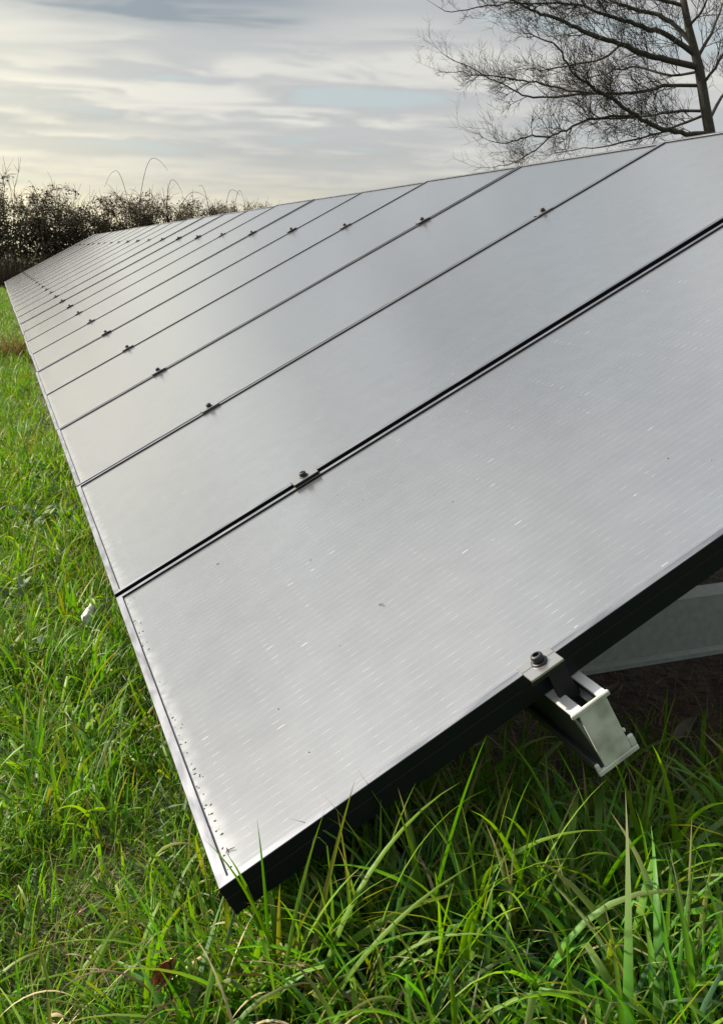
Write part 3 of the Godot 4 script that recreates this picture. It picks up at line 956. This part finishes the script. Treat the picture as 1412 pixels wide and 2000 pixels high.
func bramble(label: String, at: Vector3, rx: float, rz: float, high: float, leaves: int, rods: int, canes: Array) -> void:
	var o := thing("bramble_bush", label, "bush", at, Basis.IDENTITY, "brambles of the hedge")
	var s := Soup.new()
	var twig_ends := []
	for k in 16:
		var st := st_new()
		var a := rng.randf_range(0, TAU)
		var p := Vector3(cos(a) * rx * 0.4 * rng.randf(), -0.1, sin(a) * rz * 0.4 * rng.randf())
		var out := Vector3(cos(a) * rx, 0, sin(a) * rz) * rng.randf_range(0.2, 1.0)
		var top := high * rng.randf_range(0.7, 1.08)
		var pts := []
		var rad := []
		for i in 9:
			var t := i / 8.0
			pts.append(p + out * pow(t, 1.5) + Vector3(rng.randfn(0, 0.04), top * sin(t * 1.9) / sin(1.57), rng.randfn(0, 0.04)))
			rad.append(0.012 * (1 - t * 0.75))
		tube(st, pts, rad, 4)
		for i in range(2, 9):
			for q in 5:
				var d := Vector3(rng.randfn(0, 1), rng.randfn(0.35, 0.7), rng.randfn(0, 1)).normalized() * rng.randf_range(0.15, 0.5)
				var e: Vector3 = pts[i]
				var mid := e + d * 0.5 + Vector3(0, 0.05, 0)
				tube(st, [e, mid, e + d], [0.006, 0.005, 0.003], 3)
				twig_ends.append([e, mid, e + d])
		part("stem", done(st), M.cane, o)
	for k in leaves:
		var tw: Array = twig_ends[rng.randi_range(0, twig_ends.size() - 1)]
		var t := rng.randf()
		var q: Vector3 = tw[0].lerp(tw[1], t * 2) if t < 0.5 else tw[1].lerp(tw[2], t * 2 - 1)
		q += Vector3(rng.randfn(0, 0.05), rng.randfn(0, 0.05), rng.randfn(0, 0.05))
		var h := q.y / high
		if h > 0.5 and rng.randf() < (h - 0.5) * 1.7: continue
		if q.y < 0.05: continue
		var c := Color(0.032, 0.036, 0.016)
		var pick := rng.randf()
		if pick < 0.25: c = Color(0.06, 0.035, 0.02)
		elif pick < 0.40: c = Color(0.09, 0.07, 0.05)
		c = c * rng.randf_range(0.7, 1.4)
		leaf_quad(s, q, rng.randf_range(0.018, 0.042), c)
	for k in int(leaves * 0.45):
		var a := rng.randf_range(0, TAU)
		var r := sqrt(rng.randf())
		var c := Color(0.040, 0.030, 0.018) * rng.randf_range(0.5, 1.4)
		leaf_quad(s, Vector3(cos(a) * r * rx * 0.95, rng.randf_range(0.0, 0.62) * high, sin(a) * r * rz * 0.8), rng.randf_range(0.025, 0.055), c)
	var f := part("foliage", s.mesh(), M.leaf, o)
	f.set_meta("kind", "stuff")
	# straight young rods above the leaves
	for k in rods:
		var st := st_new()
		var bx := rng.randf_range(-rx, rx) * 0.8
		var base := Vector3(bx, high * 0.5, rng.randf_range(-rz, rz) * 0.5)
		var h := rng.randf_range(0.4, 0.8) * high * (1.0 - 0.35 * absf(bx) / rx)
		var lean := Vector3(rng.randfn(bx * 0.15, 0.15), 0, rng.randfn(0, 0.1))
		var pts := []
		var rad := []
		for i in 6:
			var t := i / 5.0
			pts.append(base + Vector3(0, h * t, 0) + lean * t * t * h + Vector3(rng.randfn(0, 0.015), 0, 0))
			rad.append(0.010 * (1 - t * 0.75))
		tube(st, pts, rad, 4)
		for q in 7:
			var i := rng.randi_range(1, 4)
			var e: Vector3 = pts[i]
			var d := Vector3(rng.randfn(0, 0.14), rng.randf_range(0.12, 0.35), rng.randfn(0, 0.1))
			tube(st, [e, e + d], [0.005, 0.0025], 3)
		part("rod", done(st), M.cane, o)
	# arching canes with leaves along them
	for c in canes:
		var st := st_new()
		var pts := []
		var rad := []
		var n := 16
		for i in n + 1:
			var t := i / float(n)
			var p: Vector3 = Vector3(c[0], high * 0.55, c[4]) + Vector3(c[1] * t, 0, 0)
			p.y += c[2] * (1.0 - pow((t - c[3]) / c[3], 2.0)) if t < c[3] else c[2] * (1.0 - c[5] * pow((t - c[3]) / (1.0 - c[3]), 2.0))
			pts.append(p)
			rad.append(0.008 * (1 - t * 0.6))
		tube(st, pts, rad, 4)
		part("cane", done(st), M.cane, o)

func build_hedge() -> void:
	# [x, z, half width, half depth, height, leaves, rods, canes: [start x, run, rise, top at, z]]
	var rows := [
		["leafy bramble bush left of the picture's edge by the hedge's end", -2.2, -27.5, 1.6, 0.9, 2.3, 6000, 3, []],
		["tall bramble bush at the left end of the hedge, bare rods on top", 0.15, -27.2, 1.35, 0.9, 2.45, 7800, 12, []],
		["tall bramble bush with a fan of straight bare rods, second from the left", 1.2, -27.5, 1.0, 0.9, 2.1, 6000, 22, []],
		["dense bramble bush right of the fan of bare rods", 2.2, -27.8, 1.1, 0.8, 2.02, 6600, 2, []],
		["bramble bush with two high arching canes above the far end of the panels", 3.1, -28.0, 1.0, 0.9, 2.1, 6400, 1, [[0.08, 0.85, 1.9, 0.6, 0.2, 0.16], [0.05, -0.65, 1.58, 0.55, 0.1, 0.25]]],
		["bramble bush with one small arching cane, right of the two high arches", 4.05, -28.2, 1.0, 0.8, 2.1, 5600, 3, [[-0.15, 0.5, 1.42, 0.5, 0.2, 0.25], [0.1, 1.1, 1.15, 0.55, -0.2, 0.3]]],
		["low bramble bush where the hedge sinks behind the panels", 5.0, -28.4, 1.0, 0.8, 1.92, 5000, 2, [[0.2, -0.35, 1.4, 0.8, 0.1, 0.02]]],
		["bramble bush with a leafy upright spray, near the hedge's right end", 5.95, -28.6, 0.9, 0.8, 1.95, 5000, 4, [[-0.5, 0.5, 1.3, 0.6, 0.1, 0.1], [-0.2, 0.35, 1.3, 0.7, -0.1, 0.2]]],
		["thin bramble bush at the right end of the hedge behind the panels", 7.0, -28.9, 1.1, 0.8, 1.8, 3500, 4, []],
	]
	for r in rows:
		bramble(r[0], Vector3(r[1], ground_height(r[1], r[2]), r[2]), r[3], r[4], r[5], r[6], r[7], r[8])
	# dead grass along the foot of the hedge
	var s := Soup.new()
	for k in 7000:
		var x := rng.randf_range(-3.5, 5.0)
		var z := -26.0 - rng.randf() * 1.0 + 0.02 * x
		var c := Color(0.075, 0.055, 0.032) * rng.randf_range(0.5, 1.2)
		blade(s, Vector3(x, ground_height(x, z) - 0.02, z), rng.randf_range(0, TAU), rng.randf_range(0.3, 0.9), rng.randf_range(0.008, 0.016), rng.randf_range(0.0, 0.3), rng.randf_range(0, 0.9), 0.4, [c, c, c * 1.2], 4)
	var o := part("dead_grass", s.mesh(), M.dry, self)
	tag(o, "tall brown dead grass along the foot of the hedge", "grass", "", "stuff")


# ---------------------------------------------------------------- tree
var tree_at := Vector3(12.0, -0.1, -16.2)

func tree_point(zx: float, zy: float, deep: float) -> Vector3:
	# a point of a limb as laid out on the upright plane through the trunk, brought forward or back by deep metres
	var d := ray_of(850.0 + zx / 2.512, zy / 2.512)
	return EYE + d * (20.0 + deep)

func twigs(st: SurfaceTool, at: Vector3, dir: Vector3, length: float, radius: float, level: int) -> void:
	var n := 5 if level < 2 else 4
	var pts := [at]
	var rad := [radius]
	var d := dir
	var p := at
	for i in n:
		d = (d + Vector3(rng.randfn(0, 0.10), rng.randfn(0.05, 0.11), rng.randfn(0, 0.10))).normalized()
		p += d * (length / n)
		pts.append(p)
		rad.append(radius * (1.0 - 0.62 * (i + 1) / n))
	tube(st, pts, rad, 3)
	if level >= 3: return
	var kids: int = [6, 6, 5, 3][level]
	for k in kids:
		var i := rng.randi_range(1, n)
		var t: Vector3 = (pts[i] - pts[i - 1]).normalized()
		var side := t.cross(Vector3(rng.randfn(0, 0.5), rng.randfn(0, 0.5), rng.randfn(0, 0.5)) + CAM_FWD).normalized()
		if rng.randf() < 0.5: side = -side
		var nd := (t * 0.8 + side * rng.randf_range(0.45, 0.95) + Vector3(0, 0.17, 0) + CAM_FWD * rng.randfn(0, 0.35)).normalized()
		twigs(st, pts[i], nd, length * rng.randf_range(0.42, 0.75), radius * 0.62, level + 1)

func trunk_x(zy: float) -> float:
	var line := [[1190, -260], [1195, -120], [1215, 0], [1240, 130], [1270, 250], [1292, 330], [1322, 520], [1345, 650], [1350, 700]]
	for i in line.size() - 1:
		if zy <= line[i + 1][1]:
			return lerpf(line[i][0], line[i + 1][0], (zy - line[i][1]) / float(line[i + 1][1] - line[i][1]))
	return 1350.0

func build_tree() -> void:
	rng.seed = 404
	var o := thing("bare_tree", "bare winter tree with wide fine branches behind the upper edge of the panels", "tree", Vector3.ZERO)
	# trunk, down to the ground and on above the frame
	var line := [[1345, 650], [1322, 520], [1292, 330], [1270, 250], [1240, 130], [1215, 0], [1195, -120], [1190, -260], [1170, -420]]
	var pts := []
	var foot := tree_point(1350, 700, 0)
	pts.append(Vector3(foot.x + 0.15, -0.2, foot.z))
	pts.append(Vector3(foot.x + 0.08, 0.8, foot.z))
	for q in line: pts.append(tree_point(q[0], q[1], 0))
	var st := st_new()
	st.set_smooth_group(0)
	tube(st, pts, [0.2, 0.14, 0.102, 0.095, 0.088, 0.08, 0.07, 0.062, 0.054, 0.04, 0.02], 10)
	o.position = Vector3(foot.x + 0.15, 0, foot.z)
	var tr := part("trunk", done(st), M.bark, o)
	tr.position = -o.position
	var limbs := [
		[[1275, 270], [1180, 200], [1080, 150], [980, 120], [900, 95], [830, 72], [760, 45], [715, 0], [690, -60], 0.066, -0.6],
		[[1250, 220], [1180, 130], [1100, 75], [1000, 50], [900, 20], [840, -5], [760, -40], [680, -90], 0.062, 0.7],
		[[1262, 330], [1160, 300], [1080, 280], [1000, 255], [900, 215], [820, 190], [720, 150], [640, 110], [560, 80], [490, 60], [430, 25], [370, 0], [300, -20], 0.07, -1.0],
		[[760, 45], [700, 20], [600, 15], [470, 15], [300, 20], [200, 35], [80, 60], [15, 35], 0.022, -0.8],
		[[1310, 655], [1230, 655], [1150, 640], [1060, 610], [990, 570], [940, 540], [870, 490], [790, 445], [740, 405], [690, 370], [640, 305], [600, 235], [520, 190], [440, 165], 0.055, -1.3],
		[[1000, 570], [900, 570], [780, 580], [700, 610], [620, 645], [560, 670], [470, 670], [400, 690], [330, 700], [265, 690], 0.03, -1.5],
		[[560, 670], [510, 720], [440, 770], [380, 800], [290, 822], 0.014, -1.5],
		[[1300, 420], [1150, 420], [1080, 435], [1000, 450], [900, 460], [780, 460], [680, 465], [560, 475], [450, 470], [380, 440], [300, 400], [200, 350], [60, 280], 0.038, 0.6],
		[[790, 460], [650, 440], [560, 420], [460, 400], [380, 390], [280, 370], [180, 370], [130, 350], [45, 355], 0.024, 0.9],
		[[900, 225], [820, 290], [720, 310], [620, 330], [540, 345], [460, 340], [380, 350], 0.024, 1.2],
		[[1320, 545], [1150, 545], [1040, 570], [900, 580], [770, 575], [700, 520], [640, 480], 0.03, 1.0],
		[[1275, 290], [1330, 200], [1380, 100], [1420, 0], [1450, -80], 0.04, 0.8],
		[[1300, 420], [1370, 330], [1440, 230], [1520, 150], 0.035, -0.8],
		[[1330, 600], [1400, 480], [1480, 380], [1600, 300], 0.04, 1.2],
		[[1240, 130], [1300, 60], [1340, -20], [1380, -100], 0.035, -0.8],
		[[1330, 560], [1230, 600], [1100, 650], [960, 690], [820, 720], [680, 735], [560, 760], 0.03, 1.6],
		[[1285, 350], [1150, 370], [1000, 330], [880, 345], [760, 380], [640, 395], 0.028, 1.6],
		[[1220, 30], [1120, 0], [1000, -30], [880, -60], [700, -70], [520, -60], [380, -50], 0.045, 0.2],
	]
	var names := 0
	for L in limbs:
		var n: int = L.size() - 2
		var r0: float = L[n]
		var deep: float = L[n + 1]
		var p := []
		var rad := []
		var off := rng.randf_range(0, 9)
		for i in n:
			var t := float(i) / (n - 1)
			var d0: float = 0.0 if n > 8 or r0 > 0.027 else deep * 0.6
			p.append(tree_point(L[i][0], L[i][1], lerpf(d0, deep, t) + 0.15 * sin(t * 7 + off) * t))
			if i == 0 and n > 3 and L[0][0] > 1195: p[0] = tree_point(trunk_x(L[0][1]), L[0][1], 0)
			rad.append(r0 * 0.82 * pow(1.0 - t * 0.93, 0.85) + 0.0035)
		# smooth the line
		var sp := []
		var sr := []
		for i in n - 1:
			for q in 3:
				var t := q / 3.0
				var a: Vector3 = p[maxi(i - 1, 0)]
				var b: Vector3 = p[mini(i + 2, n - 1)]
				sp.append((p[i] as Vector3).cubic_interpolate(p[i + 1], a, b, t) + Vector3(rng.randfn(0, 0.012), rng.randfn(0, 0.012), rng.randfn(0, 0.012)) * minf(1.0, i))
				sr.append(lerpf(rad[i], rad[i + 1], t))
		sp.append(p[n - 1]); sr.append(rad[n - 1])
		var ls := st_new()
		ls.set_smooth_group(0)
		tube(ls, sp, sr, 6)
		var limb := part("limb", done(ls), M.bark if r0 > 0.04 else M.twig, o)
		limb.position = -o.position
		var ts := st_new()
		var m := sp.size()
		var count := int(m * 1.05)
		for k in count:
			var i := rng.randi_range(2, m - 1)
			var t := float(i) / (m - 1)
			var tang: Vector3 = (sp[i] - sp[i - 1]).normalized()
			var side := tang.cross(CAM_FWD + Vector3(rng.randfn(0, 0.5), rng.randfn(0, 0.5), rng.randfn(0, 0.5))).normalized()
			if rng.randf() < 0.5: side = -side
			var d := (tang * 0.9 + side * rng.randf_range(0.35, 1.0) + CAM_FWD * rng.randfn(0, 0.4)).normalized()
			twigs(ts, sp[i], d, rng.randf_range(0.4, 0.95) * (1.0 - 0.55 * t) * clampf(r0 / 0.03, 0.6, 1.15), clampf(sr[i] * 0.5, 0.0035, 0.009), 1)
		twigs(ts, sp[m - 1], (sp[m - 1] - sp[m - 2]).normalized(), 0.6, 0.005, 1)
		var tw := part("twig", done(ts), M.twig, limb)
		tw.set_meta("kind", "stuff")


func _ready() -> void:
	# camera
	var cam := Camera3D.new()
	cam.name = "camera"
	add_child(cam)
	cam.transform = Transform3D(Basis(CAM_X, -CAM_DOWN, -CAM_FWD), EYE).orthonormalized()
	cam.keep_aspect = Camera3D.KEEP_HEIGHT
	var near := 0.05
	cam.set_frustum(near / FOCAL, Vector2(-(866.73 - 706.0) / 2135.62, (916.32 - 1000.0) / 2135.62) * near, near, 2000.0)
	cam.current = true
	# sky and exposure
	var we := WorldEnvironment.new()
	we.name = "environment"
	var env := Environment.new()
	env.background_mode = Environment.BG_SKY
	env.tonemap_mode = Environment.TONE_MAPPER_LINEAR
	env.tonemap_exposure = 2.35
	var sky := Sky.new()
	var pano := PanoramaSkyMaterial.new()
	pano.panorama = ImageTexture.create_from_image(sky_image())
	sky.sky_material = pano
	env.sky = sky
	env.sdfgi_enabled = true
	env.ssao_enabled = true
	env.ssil_enabled = true
	we.environment = env
	add_child(we)
	# sun behind thin cloud, ahead and to the left
	var sun := DirectionalLight3D.new()
	sun.name = "sun"
	sun.light_energy = 1.6
	sun.light_color = Color(1.0, 0.95, 0.86)
	sun.light_angular_distance = 3.0
	sun.shadow_enabled = true
	var to_sun := Vector3(sin(deg_to_rad(SUN_AZ)) * cos(deg_to_rad(SUN_ALT)), sin(deg_to_rad(SUN_ALT)), -cos(deg_to_rad(SUN_AZ)) * cos(deg_to_rad(SUN_ALT)))
	add_child(sun)
	sun.look_at_from_position(to_sun * 50.0, Vector3.ZERO, Vector3.UP)

	rng.seed = 20
	lump.seed = 9
	lump.frequency = 1.0
	lump.fractal_octaves = 3
	make_materials()
	build_ground()
	build_panels()
	build_rails()
	build_clamps()
	build_hedge()
	build_tree()
	rng.seed = 55
	build_grass()
	build_litter()
	rng.seed = 31
	build_debris()
